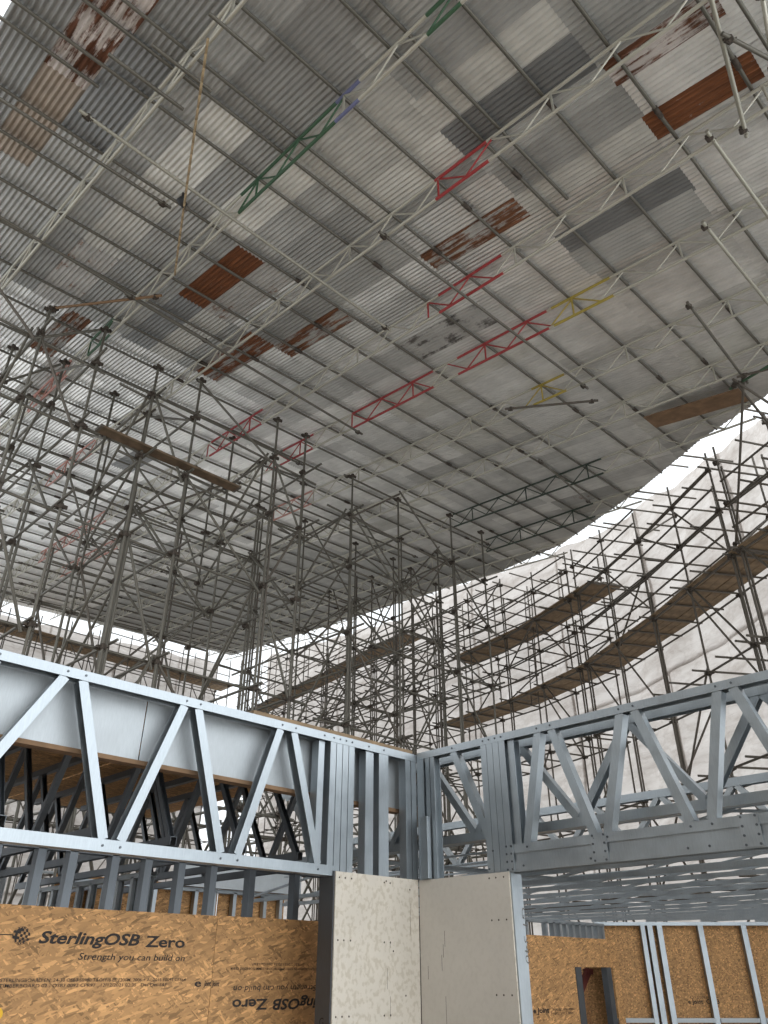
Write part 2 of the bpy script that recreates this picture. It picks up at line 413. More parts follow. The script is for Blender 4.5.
# ---- purlin tubes lying under the sheets
PY = [-0.3, 0.62, 1.6, 2.53, 3.5, 4.4, 5.34, 6.3, 7.6, 8.3, 9.2, 10.1, 11.05]
while PY[-1] < YB-1.1: PY.append(PY[-1]+0.95)
PT = 0.040
def long_tube(name, x0, x1, y, off, label, group, mat='tube', piece=6.2, r=R0):
    x = x0
    while x < x1-0.3:
        e = min(x+piece, x1)
        if x1-e < 0.8: e = x1
        a, b = roof(x, y, off), roof(e, y, off)
        t = thing(name, a, label, 'scaffold tube', group)
        tube('tube', a, b, t, mat, r)
        if e < x1:
            c = MB().tube(roof(e-.09, y, off), roof(e+.09, y, off), r+.012, 10)
            put('sleeve_coupler', c, M['coupler'], t, None, True)
        x = e
for i, y in enumerate(PY):
    long_tube('purlin_tube', 0.14 if y < 9 else 0.4, edge_x(y)-0.05, y, PT + 0.003, 'grey purlin tube running right under the corrugated roof sheets', 'purlin tubes under the roof sheets', 'tube', rnd.choice((5.4, 6.0, 6.4)))
for x0, x1, y in ((3.0, 7.0, 3.22), (-0.5, 1.4, 6.63), (-0.2, 2.4, 5.68), (2.0, 5.4, 5.67)):
    long_tube('purlin_tube', x0, x1, y, PT + 0.004, 'grey purlin tube running right under the corrugated roof sheets', 'purlin tubes under the roof sheets')

# ---- lattice beams running up the slope
def beam(x0, k, ya, yb, label, sections, base='alu'):
    """sections: list of (y0, y1, material, what) painted lengths"""
    X = lambda y: x0 + k*y
    t = thing('lattice_beam', roof(X(ya), ya, 0.50), label, 'lattice beam')
    cuts = sorted(set([ya, yb] + [max(ya, min(yb, v)) for s in sections for v in s[:2]]))
    def matat(y):
        for s in sections:
            if s[0] <= y <= s[1]: return s[2], s[3]
        return base, None
    for c0, c1 in zip(cuts, cuts[1:]):
        if c1-c0 < 0.05: continue
        m, what = matat((c0+c1)/2)
        for nm, off in (('top_chord', 0.09), ('bottom_chord', 0.50)):
            o = tube(nm, roof(X(c0), c0, off), roof(X(c1), c1, off), t, m, 0.024)
            if what: o['label'] = what + ' chord'
    y = ya + 0.15; i = 0; n = 0
    extra = None
    while y < yb - 0.55:
        m, what = matat(y+0.2)
        top, bot = (y, y+0.52) if i % 2 == 0 else (y+0.52, y)
        if n < 98:
            o = tube('lattice_strut', roof(X(top), top, 0.10), roof(X(bot), bot, 0.49), t, m, 0.0135)
            if what: o['label'] = what + ' strut'
        else:
            extra = extra or MB(); extra.tube(roof(X(top), top, 0.10), roof(X(bot), bot, 0.49), 0.0135, 6)
        n += 1
        if i % 4 == 3: # upright post at the section end
            o = tube('lattice_post', roof(X(y+.52), y+.52, 0.10), roof(X(y+.52), y+.52, 0.49), t, m, 0.016)
        if i % 2 == 0: y += 0.0
        i += 1; y += 0.48
    if extra: tag(put('lattice_strut', extra, M[base], t), kind='stuff')
    return t
def yend(x0, k):
    """where the beam reaches the curved right edge, going towards the camera"""
    y = 34
    while y > -3 and x0 + k*y < edge_x(y) - 0.15: y -= 0.1
    return y + 0.2
R_, G_, Y_ = 'red painted', 'green painted', 'yellow painted'
BEAMS = [
 (1.95, 0.0, 'silver lattice beam running up the roof nearest the top left corner', [(14, 17, 'faded_red', 'faded red')]),
 (3.50, 0.03, 'silver lattice beam with green lengths left of centre under the roof', [(4.5, 6.7, 'green', G_), (4.05, 4.5, 'blue', 'blue painted'), (11.0, 12.0, 'green', G_), (13.0, 15.2, 'faded_red', 'faded red'), (2.4, 2.9, 'green', G_)]),
 (5.28, 0.035, 'silver lattice beam with one red length at the upper centre of the roof', [(3.45, 4.4, 'red', R_), (16, 19, 'faded_red', 'faded red')]),
 (6.98, 0.06, 'silver lattice beam with a red length right of the photo centre', [(4.6, 6.0, 'red', R_), (11.5, 13.8, 'red', R_), (20, 26, 'faded_red', 'faded red')]),
 (8.70, 0.04, 'lattice beam with two long red lengths and a yellow length beside them', [(4.85, 6.95, 'red', R_), (7.6, 10.1, 'red', R_), (3.6, 4.75, 'yellow', Y_), (11.5, 13.2, 'red', R_), (22, 27, 'faded_red', 'faded red')]),
 (10.45, 0.055, 'silver lattice beam with a short yellow length in the middle of the right roof', [(5.7, 6.5, 'yellow', Y_), (14, 16, 'faded_red', 'faded red')]),
 (12.05, 0.065, 'plain silver lattice beam next after the one with the short yellow length', []),
 (13.75, 0.09, 'dark green lattice beam near the right edge of the roof', [(7.0, 12.0, 'dark_green', 'dark green')]),
 (15.6, 0.11, 'dark lattice beam ending at the curved roof edge over the walkway', [(8.5, 12.5, 'dark_green', 'dark green')]),
 (17.4, 0.10, 'silver lattice beam at the far right of the roof above the eaves walkway', []),
 (19.2, 0.08, 'silver lattice beam second from the far right roof corner', []),
 (21.0, 0.06, 'silver lattice beam closest to the far right roof corner', []),
]
for x0, k, label, secs in BEAMS:
    ya = max(-1.6, yend(x0, k)); beam(x0, k, ya, YB-0.2, label, secs)

# ---- bracing tubes clamped under the beams
def brace_tube(p0, p1, label, group=None, mat='tube', r=R0, double=False, ends=True):
    t = thing('bracing_tube', p0, label, 'scaffold tube', group)
    tube('tube', p0, p1, t, mat, r)
    if ends:
        a = (V(p1)-V(p0)).normalized(); h = math.atan2(a.y, a.x)
        coupler(V(p0)+a*0.12, t, h, .7); coupler(V(p1)-a*0.12, t, h, .7)
    return t
O = 0.555
BG = 'bracing tubes clamped below the lattice beams'
brace_tube(roof(1.30, 6.74, O), roof(7.1, 6.94, O), 'bright grey bracing tube crossing below the green beam length at upper left', mat='tube_mid')
brace_tube(roof(-0.6, 7.34, O), roof(2.95, 7.33, O), 'grey bracing tube under the steep silver beam at the left edge', mat='tube')
brace_tube(roof(5.3, 5.4, O), roof(10.9, 5.33, O), 'slim grey bracing tube crossing two red beam lengths', mat='tube')
brace_tube(roof(6.8, 1.2, O), roof(9.4, 1.17, O), 'pale yellowed tube end sticking out below the roof at the right, upper of two', mat='tube_mid', r=.026)
brace_tube(roof(8.2, 1.88, O), roof(11.4, 1.87, O), 'pale tube end sticking out below the roof at the right, lower of two', mat='tube_mid', r=.026)
brace_tube(roof(9.7, 2.8, O), roof(12.6, 3.0, O), 'grey tube end under the beams just left of the right scaffold head')
brace_tube(roof(4.9, 0.40, O), roof(7.2, 0.88, O), 'pale raking tube in front of the dark rust brown sheet', mat='tube_mid', r=.027)
brace_tube(roof(5.2, 0.31, .3), roof(6.9, 0.25, .3), 'grey green tube beside the dark rust brown sheet at the top right corner')
brace_tube(roof(5.45, 0.06, O+.02), roof(6.6, 0.33, O+.02), 'bright tube nearest the top right corner of the photo', mat='alu')
brace_tube(roof(5.68, 0.55, O+.06), roof(6.6, 0.18, O+.06), 'short cross tube clamped to the raking tube at the top right', mat='tube')
brace_tube(roof(0.2, 9.36, O), roof(5.2, 9.73, O), 'grey ledger tube of the paired tubes under the left beams, nearer one')
brace_tube(roof(3.4, 9.56, O+.06), roof(9.3, 9.98, O+.06), 'grey ledger tube under the beams above the support scaffold heads')
brace_tube(roof(2.7, 11.0, O+.05), roof(3.85, 9.15, O+.05), 'rusty diagonal tube tied below the beams at the left', mat='timber')
brace_tube(roof(12.8, 7.75, O), roof(15.6, 8.1, O), 'grey bracing tube under the dark green beam at the right')
brace_tube(roof(10.5, 7.0, O), roof(11.4, 5.4, O), 'dark slanting tube under the yellow beam length', mat='tube_dark')
for x0, x1, y in ((1.75, 2.5, 4.47), (1.5, 2.3, 5.27), (1.2, 2.2, 5.75)):
    brace_tube(roof(x0, y, O), roof(x1, y, O), 'short stub tube clamped below the steep silver beam at top left', 'stub tubes on the top left beam', ends=False)
for y, a, b in ((12.2, 2.0, 9.5), (14.4, 1.0, 8), (14.4, 9, 16), (16.7, 3, 11), (18.9, 4, 13), (21.3, 6, 15), (23.8, 6, 17), (26.4, 8, 18), (29, 9, 20), (31.5, 10, 21), (11.9, 10.5, 16.5)):
    brace_tube(roof(a, y, O), roof(b, y+.1, O), 'grey bracing tube under the beams behind the support scaffold', BG)
for p1, lab in (((12.5, -.1, 10.4), 'dark raking tube from the right roof head down to the right edge scaffold, steepest'),
               ((14.3, 3.0, 10.3), 'dark raking tube from the right roof head to the bend in the scaffold'),
               ((15.2, 4.8, 9.3), 'long dark raking tube from the right roof head to the lower walkway'),
               ((13.6, 1.9, 9.2), 'dark raking tube from the right roof head to the walkway at the picture edge')):
    brace_tube(roof(12.3+rnd.uniform(-.1, .1), 3.05+rnd.uniform(-.1, .1), .6), p1, lab, mat='tube_dark')
brace_tube(roof(12.0, 2.0, .62), roof(12.5, 3.3, .62), 'short green painted tube clamped at the right roof head', mat='green')
# hanging rope and the small lamp on it
rp = MB(); a, b = roof(1.9, 4.72, .56), roof(3.72, 8.5, .62)
pts = []
for i in range(25):
    s = i/24; p = a.lerp(b, s); p.z -= 0.28*4*s*(1-s)*0.5; pts.append(p)
for p, q in zip(pts, pts[1:]): rp.tube(p, q, 0.016, 8)
tag(put('rope', rp, M['rope'], None, tuple(a), True), 'tan rope strung under the roof from the steep beam to the green beam', 'rope')
lp = roof(2.95, 6.99, .60)
lt = thing('clamp_lamp', lp, 'small black clamp lamp hanging on the rope under the roof', 'lamp')
put('housing', MB().tube(lp+V((-.06, 0, -.05)), lp+V((.07, .02, -.10)), 0.05, 12), M['black'], lt, None, True)
put('bracket', MB().box(lp+V((-.02, -.015, -.06)), lp+V((.02, .015, .10))), M['black'], lt)
put('bulb_guard', MB().tube(lp+V((.07, .02, -.10)), lp+V((.13, .03, -.125)), 0.035, 10), M['tube_dark'], lt, None, True)
# board at the right roof edge
bb = MB().obox(roof(13.2, 5.2, .30), roof(13.35, 3.3, .30), (1, 0, RA), nz, 0.55, 0.03)
tag(put('plywood_sheet', bb, M['timber'], None, tuple(roof(13.2, 4.2, .3))), 'brown plywood sheet slung under the roof edge at the right', 'plywood sheet')

# ------------------------------------------------------------------ perimeter scaffold along the curved right edge and the back
def offset_pt(poly, s_list, off):
    pass
class Path:
    def __init__(s, pts):
        s.p = [V((x, y, 0)) for x, y in pts]; s.l = [0]
        for a, b in zip(s.p, s.p[1:]): s.l.append(s.l[-1]+(b-a).length)
    def at(s, d, off=0):
        d = max(0, min(s.l[-1]-1e-4, d))
        i = max(j for j in range(len(s.l)-1) if s.l[j] <= d)
        t = (d-s.l[i])/(s.l[i+1]-s.l[i]); p = s.p[i].lerp(s.p[i+1], t)
        def nrm(j):
            a = (s.p[j+1]-s.p[j]).normalized(); return V((a.y, -a.x, 0))
        n = nrm(i)
        if t > .5 and i+1 < len(s.p)-1: n = n.lerp(nrm(i+1), t-.5)
        elif t < .5 and i > 0: n = n.lerp(nrm(i-1), .5-t)
        return p + n.normalized()*off
RIGHT = Path([(12, -1), (14.1, 3.07), (15.1, 4.9), (16.7, 7.2), (18.9, 11), (19.9, 14.1), (21.6, 25.5), (22.9, 34.2)])
BACK = Path([(22.9, 34.4), (6.0, 34.4)][::-1])
# off > 0 lies outside the roof for RIGHT (path runs away from the camera, outside is +x); for BACK outside is +y
def scaffold(path, d0, d1, nb, lifts, label, inner, outer, board_lifts=(), top_extra=0.5, mat='tube_dark', sgn=1, base=0.0):
    q = path.at(d0, sgn*inner)
    t = thing('perimeter_scaffold', (q.x, q.y, 0), label, 'scaffold')
    ds = [d0+(d1-d0)*i/nb for i in range(nb+1)]
    def zt(p): return RZ + RA*p.x + RB*p.y
    for ni, d in enumerate(ds):
        for ri, off in enumerate((inner, outer)):
            if ri == 0 and ni == nb: pass
            p = path.at(d, sgn*off); z1 = zt(p) + (-0.22 if ri == 0 else -.05) + rnd.uniform(-.2, .05)
            tube('standard', (p.x, p.y, base), (p.x, p.y, z1), t, mat)
            if ri == 0 and ni % 2 == 0:
                tube('standard', (p.x+.06, p.y-.04, base), (p.x+.06, p.y-.04, z1-rnd.uniform(.5, 2.5)), t, mat)
            for z in lifts:
                if z < z1 and (ni+int(z)) % (1 if ri == 0 else 2) == 0 and z > 4: coupler((p.x, p.y, z), t, d)
    for z in lifts:
        for ri, off in enumerate((inner, outer)):
            for i in range(0, nb, 2):
                a = path.at(ds[i]-0.06, sgn*off); b = path.at(ds[min(i+2, nb)]+0.06, sgn*off)
                m_ = path.at(ds[min(i+1, nb)], sgn*off)
                if z > zt(a)-.3: continue
                if (m_-(a+b)/2).length > .12:
                    tube('ledger', (a.x, a.y, z), (m_.x, m_.y, z), t, mat); tube('ledger', (m_.x, m_.y, z), (b.x, b.y, z), t, mat)
                else: tube('ledger', (a.x, a.y, z), (b.x, b.y, z), t, mat)
        for i in range(nb+1):
            a = path.at(ds[i], sgn*(inner-rnd.uniform(.1, .5))); b = path.at(ds[i], sgn*(outer+.12))
            if z < zt(a)-.2: tube('transom', (a.x, a.y, z+.05), (b.x, b.y, z+.05), t, mat)
            if i < nb:
                dm = (ds[i]+ds[i+1])/2
                a = path.at(dm, sgn*(inner-rnd.uniform(.1, .5))); b = path.at(dm, sgn*(outer+.12))
                tube('transom', (a.x, a.y, z+.05), (b.x, b.y, z+.05), t, mat)
        if z in board_lifts or z > 8:
            for h in (0.55, 1.05):
                for i in range(0, nb, 2):
                    a = path.at(ds[i], sgn*(inner-.05)); b = path.at(ds[min(i+2, nb)], sgn*(inner-.05))
                    if z+h < zt(a)-.3: tube('guard_rail', (a.x, a.y, z+h), (b.x, b.y, z+h), t, mat)
    L = list(lifts)
    for i in range(nb):
        for j in range(len(L)-1):
            if (i+j) % 3 == 0:
                a = path.at(ds[i], sgn*inner); b = path.at(ds[i+1], sgn*inner)
                if L[j+1] < zt(a)-.2:
                    if rnd.random() < .5: a, b = b, a
                    tube('brace', (a.x, a.y, L[j]-.1), (b.x, b.y, L[j+1]+.15), t, mat)
            if (i+j) % 2 == 0:
                a = path.at(ds[i], sgn*(inner-.1)); b = path.at(ds[i], sgn*outer)
                if L[j+1] < zt(b)-.2:
                    if j % 2: a, b = b, a
                    tube('brace', (a.x, a.y, L[j]), (b.x, b.y, L[j+1]), t, mat)
    return t
LF = (1.2, 3.2, 5.2, 7.2, 9.15, 10.3, 11.35, 12.3, 13.3)
D = RIGHT.l
scaffold(RIGHT, 0.2, D[2]-.2, 4, LF, 'tube scaffold at the right edge of the photo nearest the camera, before the white sheeting', .1, 1.35, (9.15,))
scaffold(RIGHT, D[2]+.1, D[4]-.3, 4, LF, 'tube scaffold on the bend of the site edge with lower brown walkway at right', .1, 1.35, (9.15,))
scaffold(RIGHT, D[4]+.1, D[5]+3.6, 4, LF, 'tube scaffold with ladder carrying both walkways right of the centre', .1, 1.35, (9.15, 11.35))
scaffold(RIGHT, D[5]+3.9, D[5]+11.4, 4, LF, 'tube scaffold on the far right side behind the support scaffold', .1, 1.35, (9.15, 11.35))
scaffold(RIGHT, D[5]+11.7, D[-1]-.2, 5, LF+(15.0,), 'tube scaffold on the right side reaching the far roof corner', .1, 1.35, (13.3,))
scaffold(BACK, 9.2, 16.6, 5, LF+(15.0,), 'tube scaffold along the back edge next to the far roof corner', .1, 1.35, (13.3, 15.0), sgn=-1)
scaffold(BACK, 1.8, 9.0, 5, LF+(15.0,), 'tube scaffold along the back edge at the left of the photo', .1, 1.35, (13.3, 15.0), sgn=-1)

# ---- walkways: every board on its own
def walkway(path, d0, d1, z, inner, outer, label, group, sgn=1, nacross=5, piece=3.6):
    d = d0
    while d < d1-0.5:
        e = min(d+piece, d1)
        for i in range(nacross):
            off = inner + (outer-inner)*(i+.5)/nacross
            a = path.at(d - rnd.uniform(0, .15), sgn*off); b = path.at(e + rnd.uniform(-.02, .12), sgn*off)
            a.z = b.z = z+.10 + rnd.uniform(0, .012)
            ax = (b-a).normalized(); side = V((ax.y, -ax.x, 0))
            t = thing('scaffold_board', a, label, 'scaffold board', group)
            put('plank', MB().obox(a, b, side, (0, 0, 1), 0.222, 0.038), M['board'], t)
            for p, s in ((a, 1), (b, -1)):
                put('end_band', MB().obox(p - ax*s*.004, p+ax*s*.05, side, (0, 0, 1), .228, .044), M['tube_dark'], t)
        d = e
walkway(RIGHT, 3.0, D[4]-.4, 9.15, .05, 1.25, 'brown scaffold board in the lower walkway where it bends at the right', 'boards of the bend in the lower walkway')
walkway(RIGHT, D[4]-.3, D[5]+3.6, 9.15, .1, 1.2, 'brown scaffold board in the straight far length of the lower walkway', 'boards of the straight lower walkway')
walkway(RIGHT, D[3]+3.4, D[5]+3.2, 11.35, .1, 1.2, 'brown scaffold board in the short upper walkway right of the centre', 'boards of the short upper walkway')
walkway(RIGHT, D[5]+6, D[-1]-.3, 13.35, .25, 1.25, 'brown scaffold board in the long walkway running to the far roof corner', 'boards of the far right walkway', 1, 4, 3.9)
walkway(BACK, 3, 16.8, 13.35, -.3, 1.3, 'brown scaffold board in the walkway along the back edge, lower of two', 'boards of the lower back walkway', -1, 5, 3.9)
walkway(BACK, 3, 16.8, 14.95, -.2, 1.2, 'brown scaffold board in the walkway along the back edge, upper of two', 'boards of the upper back walkway', -1, 5, 3.9)
# ladder
p = RIGHT.at(D[4]+2.4, .35); q = RIGHT.at(D[4]+2.75, .35)
lt = thing('access_ladder', (p.x, p.y, 7.2), 'steel access ladder standing between the two walkways right of centre', 'ladder')
for c in (p, q): tube('stile', (c.x, c.y, 8.9), (c.x+.25, c.y, 12.9), lt, 'tube_dark', .018)
for i in range(14):
    s = (i+.5)/14; tube('rung', (p.x+.25*s, p.y, 8.9+4*s), (q.x+.25*s, q.y, 8.9+4*s), lt, 'tube_dark', .011)

# ---- white sheeting outside the scaffold
def netting(path, d0, d1, z0, z1, off, label, group, sgn=1, seed=0):
    r = random.Random(5); nx = max(6, int((d1-d0)/.22)); nz_ = 22
    ph = [r.uniform(0, 6.28) for _ in range(8)]
    mb = MB(); vs = []; fs = []
    for i in range(nx+1):
        u = i/nx; d = d0+(d1-d0)*u
        for j in range(nz_+1):
            v = j/nz_
            p = path.at(d, sgn*off)
            zt_ = (RZ+RA*p.x+RB*p.y + z1) if z1 < 3 else z1
            z = z0 + (zt_-z0)*v + (.06*math.sin(d*3+ph[4])*v if z1 < 3 else 0)
            k = z/4.3
            fold = .05*math.sin(d*2.1+ph[0]+1.5*math.sin(k*5+ph[1])) + .035*math.sin(d*5.3+ph[2]+k*3) + .09*abs(math.sin(math.pi*k))*abs(math.sin(d*.78))
            p = path.at(d, sgn*(off+fold)); vs.append((p.x, p.y, z))
    for i in range(nx):
        for j in range(nz_):
            a = i*(nz_+1)+j; fs.append((a, a+nz_+1, a+nz_+2, a+1))
    mb.add(vs, fs)
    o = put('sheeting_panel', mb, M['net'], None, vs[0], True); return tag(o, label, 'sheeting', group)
SG = 'white sheeting panels on the scaffold'
tot = D[-1]; cuts = [0.0, 4.2, 8.4, 12.2, 16.2, 20.5, 25, 30, 35, tot]
for i, (a, b) in enumerate(zip(cuts, cuts[1:])):
    for j, (z0, z1) in enumerate(((0.0, 4.6), (4.5, 8.7), (8.6, .95 if a < 22 else .2))):
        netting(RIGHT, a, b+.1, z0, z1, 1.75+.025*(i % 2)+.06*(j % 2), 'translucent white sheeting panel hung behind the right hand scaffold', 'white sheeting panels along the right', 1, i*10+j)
for i, (a, b) in enumerate(zip((0, 3.6, 7.2, 10.8, 14.4), (3.6, 7.2, 10.8, 14.4, 18.7))):
    for j, (z0, z1) in enumerate(((0.0, 4.6), (4.5, 9.1), (9.0, -0.3))):
        netting(BACK, a, b+.1, z0, z1, 1.75+.025*(i % 2)+.06*(j % 2), 'translucent white sheeting panel hung behind the back scaffold', 'white sheeting panels along the back', -1, 200+i*10+j)

# ------------------------------------------------------------------ birdcage support scaffold under the roof
def birdcage(xs, ys, lifts, label, mat='tube'):
    t = thing('support_scaffold', (xs[0], ys[0], 0), label, 'scaffold')
    def top(x, y): return RZ+RA*x+RB*y - .62
    for ix, x in enumerate(xs):
        for iy, y in enumerate(ys):
            jx, jy = rnd.uniform(-.12, .12), rnd.uniform(-.1, .1)
            z1 = top(x, y)+rnd.uniform(-.1, .25)
            tube('standard', (x+jx, y+jy, 0), (x+jx, y+jy, z1), t, mat)
            if (ix+iy) % 2 == 0:
                tube('standard', (x+jx+.07, y+jy, 0), (x+jx+.07, y+jy, z1-rnd.uniform(1, 4)), t, rnd.choice((mat, 'tube_dark')))
            for z in lifts:
                coupler((x+jx, y+jy, z), t, rnd.choice((0, 1.57)))
            coupler((x+jx, y+jy, z1-.05), t, 0)
    for z in lifts:
        for y in ys:
            tube('ledger', (xs[0]-rnd.uniform(.2, .9), y+.06, z), (xs[-1]+rnd.uniform(.1, .5), y+.06, z+rnd.uniform(-.05, .05)), t, mat)
        for x in xs:
            tube('transom', (x+.06, ys[0]-rnd.uniform(.2, .6), z+.06), (x+.06, ys[-1]+rnd.uniform(.2, .7), z+.06+rnd.uniform(-.05, .05)), t, mat)
    L = list(lifts)+[None]
    for ix in range(len(xs)-1):
        for iy, y in enumerate(ys):
            for j in range(len(lifts)):
                if (ix+iy+j) % 2 == 0 or rnd.random() < .25:
                    za = lifts[j]; zb = lifts[j+1] if j+1 < len(lifts) else top(xs[ix], y)
                    a, b = (xs[ix], xs[ix+1]) if (ix+j) % 2 else (xs[ix+1], xs[ix])
                    tube('brace', (a, y-.06, za-.15), (b, y-.06, zb+.1), t, rnd.choice((mat, mat, 'tube_dark')))
    for ix, x in enumerate(xs):
        for iy in range(len(ys)-1):
            for j in range(len(lifts)):
                if (ix+iy+j) % 2 == 0:
                    za = lifts[j]; zb = lifts[j+1] if j+1 < len(lifts) else top(x, ys[iy])
                    a, b = (ys[iy], ys[iy+1]) if j % 2 else (ys[iy+1], ys[iy])
                    tube('brace', (x-.06, a, za-.1), (x-.06, b, zb+.1), t, mat)
    return t
BL = (2.0, 4.0, 6.0, 8.0, 9.6, 11.0)
birdcage((0.6, 1.6, 2.6, 3.6), (11.0, 12.7, 14.6), BL, 'support scaffold of grey tubes at the left edge of the photo under the roof')
birdcage((4.9, 5.75, 7.7, 8.6), (11.1, 12.8, 14.7), BL, 'support scaffold of grey tubes left of centre holding up the roof')
birdcage((10.4, 12.1, 14.0, 15.6), (11.6, 13.3, 15.2), BL, 'support scaffold of grey tubes in the centre next to the perimeter scaffold')
birdcage((16.8, 18.0), (15.5, 17.5, 19.5), (3, 5, 7, 9, 11), 'narrow tube scaffold tower between the support scaffold and the right walkway', 'tube_dark')
t = thing('scaffold_board', (4.1, 11.05, 9.72), 'single brown scaffold board lying loose on the left support scaffold ledgers', 'scaffold board')
put('plank', MB().obox((4.0, 10.95, 9.72), (6.9, 10.95, 9.78), (0, 1, 0), (0, 0, 1), .23, .04), M['plank_dark'], t)
put('end_band', MB().obox((3.99, 10.95, 9.72), (4.04, 10.95, 9.721), (0, 1, 0), (0, 0, 1), .236, .046), M['tube_dark'], t)
put('end_band', MB().obox((6.86, 10.95, 9.779), (6.91, 10.95, 9.78), (0, 1, 0), (0, 0, 1), .236, .046), M['tube_dark'], t)

# ------------------------------------------------------------------ steel frame walls
UP = V((0, 0, 1))
_scr = None
def screw(p, ddir, parent):
    global _scr
    if _scr is None:
        mb = MB(); mb.tube((0,0,-.001), (0,0,.004), .009, 8); mb.tube((0,0,.004), (0,0,.007), .005, 6); _scr = mb.mesh('screw', M['steel_dull_shade'])
    o = link('screw', _scr, parent); o.location = V(p)-wloc(parent)
    o.rotation_mode = 'QUATERNION'; o.rotation_quaternion = V((0,0,1)).rotation_difference(-V(ddir)); return o
def member(name, p0, p1, ddir, W, Dp, parent, mat='steel', side=-1):
    return put(name, MB().channel(p0, p1, ddir, W, Dp, side), M[mat], parent)

# --- left truss, face in the plane y = 5.30
YL = 5.30; d = V((0, 1, 0))
t = thing('steel_truss', (0.4, YL, 2.36), 'pale galvanised lattice truss spanning the left opening above the printed board', 'truss')
def trk(name, z0, z1, a, b, opn, par, y=YL, Dp=.10, mat='steel'):   # track: web at bottom or top
    return member(name, (a, y, (z0+z1)/2), (b, y, (z0+z1)/2), d, z1-z0, Dp, par, mat, opn)
tc_ = trk('top_chord', 3.462, 3.532, 0.2, 5.77, +1, t); bc_ = trk('bottom_chord', 2.362, 2.44, 0.2, 4.72, -1, t)
# channel width axis: x cross y = +z, so side +1 puts the web on top
WL = [((0.92,), None)]
for x0, x1 in ((0.62, 1.02), (1.64, 1.20), (2.12, 1.56), (2.255, 2.615), (3.098, 2.745), (3.226, 3.567), (4.053, 3.722), (4.203, 4.53)):
    member('web', (x0, YL+.006, 3.462), (x1, YL+.006, 2.44), d, .070, .088, t, 'steel', 1 if True else -1)
    screw((x0+.01, YL, 3.50), d, tc_); screw((x1, YL, 2.40), d, bc_)
for x, z0 in ((4.545, 2.44), (4.66, 2.40), (4.735, 2.40), (4.81, 2.40), (4.885, 2.40)):
    member('stud', (x, YL+.004 + (.03 if x < 4.6 else 0), z0), (x, YL+.004 + (.03 if x < 4.6 else 0), 3.464), d, .068, .09, t, 'steel', 1)
    screw((x, YL, 3.50), d, tc_)
for x in (5.10, 5.30):
    member('stud', (x + (.0 if x > 5.2 else .03), YL+(.004 if x > 5.2 else .02), 2.40), (x + (.0 if x > 5.2 else .03), YL+(.004 if x > 5.2 else .02), 3.464), d, .125 if x > 5.2 else .10, .09, t, 'steel', 1)
    screw((x, YL, 3.50), d, tc_)
for x in (5.635, 5.715):
    member('stud', (x, YL+.004, 2.40), (x, YL+.004, 3.464), d, .072, .09, t, 'steel', 1)

# rim beam behind it and a brown strip below, standing in for bounced floor light
t = thing('rim_beam', (0, 5.47, 3.03), 'broad pale sheet steel rim beam behind the left lattice truss', 'beam')
put('web_plate', MB().box((-.2, 5.47, 3.03), (2.86, 5.474, 3.50)).box((2.868, 5.47, 3.03), (5.68, 5.474, 3.50)), M['steel_pale'], t)
put('bottom_flange', MB().box((-.2, 5.474, 3.03), (5.68, 5.56, 3.034)), M['steel_pale'], t)
put('top_flange', MB().box((-.2, 5.474, 3.496), (5.68, 5.53, 3.50)), M['steel_pale'], t)
tag(put('bounce_strip', MB().box((-.2, 5.45, 2.995), (5.68, 5.55, 3.027)), M['timber'], None, (0, 5.5, 3.0)), 'brown strip standing in for bounced light under the pale rim beam', 'bounce strip')

# floor deck boards over the left room
k = 0
for i, (xa, xb) in enumerate(((-2.6, -.22), (-.2, 2.18), (2.2, 3.76), (3.78, 5.74))):
    for j in range(4):
        ya = 5.60 + j*1.2; yb = ya+1.19
        if j == 0 and i == 3: ya = 5.34
        o = put('deck_board', MB().box((xa, ya, 3.536), (xb, yb, 3.554+.004*((i+j) % 2)+.02*(i == 3 and j == 0))), M['board'] if (i, j) == (3, 0) else M['osb'], None, (xa, ya, 3.536))
        if i == 3 and j == 0: tag(o, 'brown board edge showing along the top of the left truss by the corner', 'floor board')
        else: tag(o, 'brown strand board deck lying over the dark joists of the left room', 'floor board', 'deck boards over the left room')

# joists of the left room, running away from the wall
def joist(x, y0, y1, zb, zt, label, group, mat='steel', name='lattice_joist', step=.56, Wd=.055, cw=.06):
    t = thing(name, (x, y0, zb), label, 'joist', group)
    dx = V((1, 0, 0))
    put('top_chord', MB().channel((x, y0, zt-.03), (x, y1, zt-.03), dx, cw if cw > .05 else .018, Wd, 1), M[mat], t)
    put('bottom_chord', MB().channel((x, y0, zb+.03), (x, y1, zb+.03), dx, cw, Wd, -1), M[mat], t)
    n = max(2, int(round((y1-y0)/step))); s = (y1-y0-.1)/n
    for i in range(n):
        ya = y0+.05+s*i; yb = ya+s
        z0, z1 = (zb+.05, zt-.05)
        if i % 2: z0, z1 = z1, z0
        put('web', MB().channel((x+.003, ya, z0), (x+.003, yb, z1), dx, .045 if cw > .05 else .022, Wd-.006, 1), M[mat], t)
    return t
JX = [0.05, 0.7, 1.35, 2.0, 2.67, 3.3, 3.95, 4.55, 5.05]
for i, x in enumerate(JX):
    joist(x, 5.60, 10.0, 2.50, 3.49, 'dark lattice floor joist running back under the deck of the left room', 'floor joists of the left room', 'steel_dull_shade')

# --- right truss, face in the plane x = 5.75
XR = 5.75; e = V((1, 0, 0))
t = thing('steel_truss', (XR, 3.2, 2.38), 'grey galvanised lattice truss with double bottom chord spanning the right opening', 'truss')
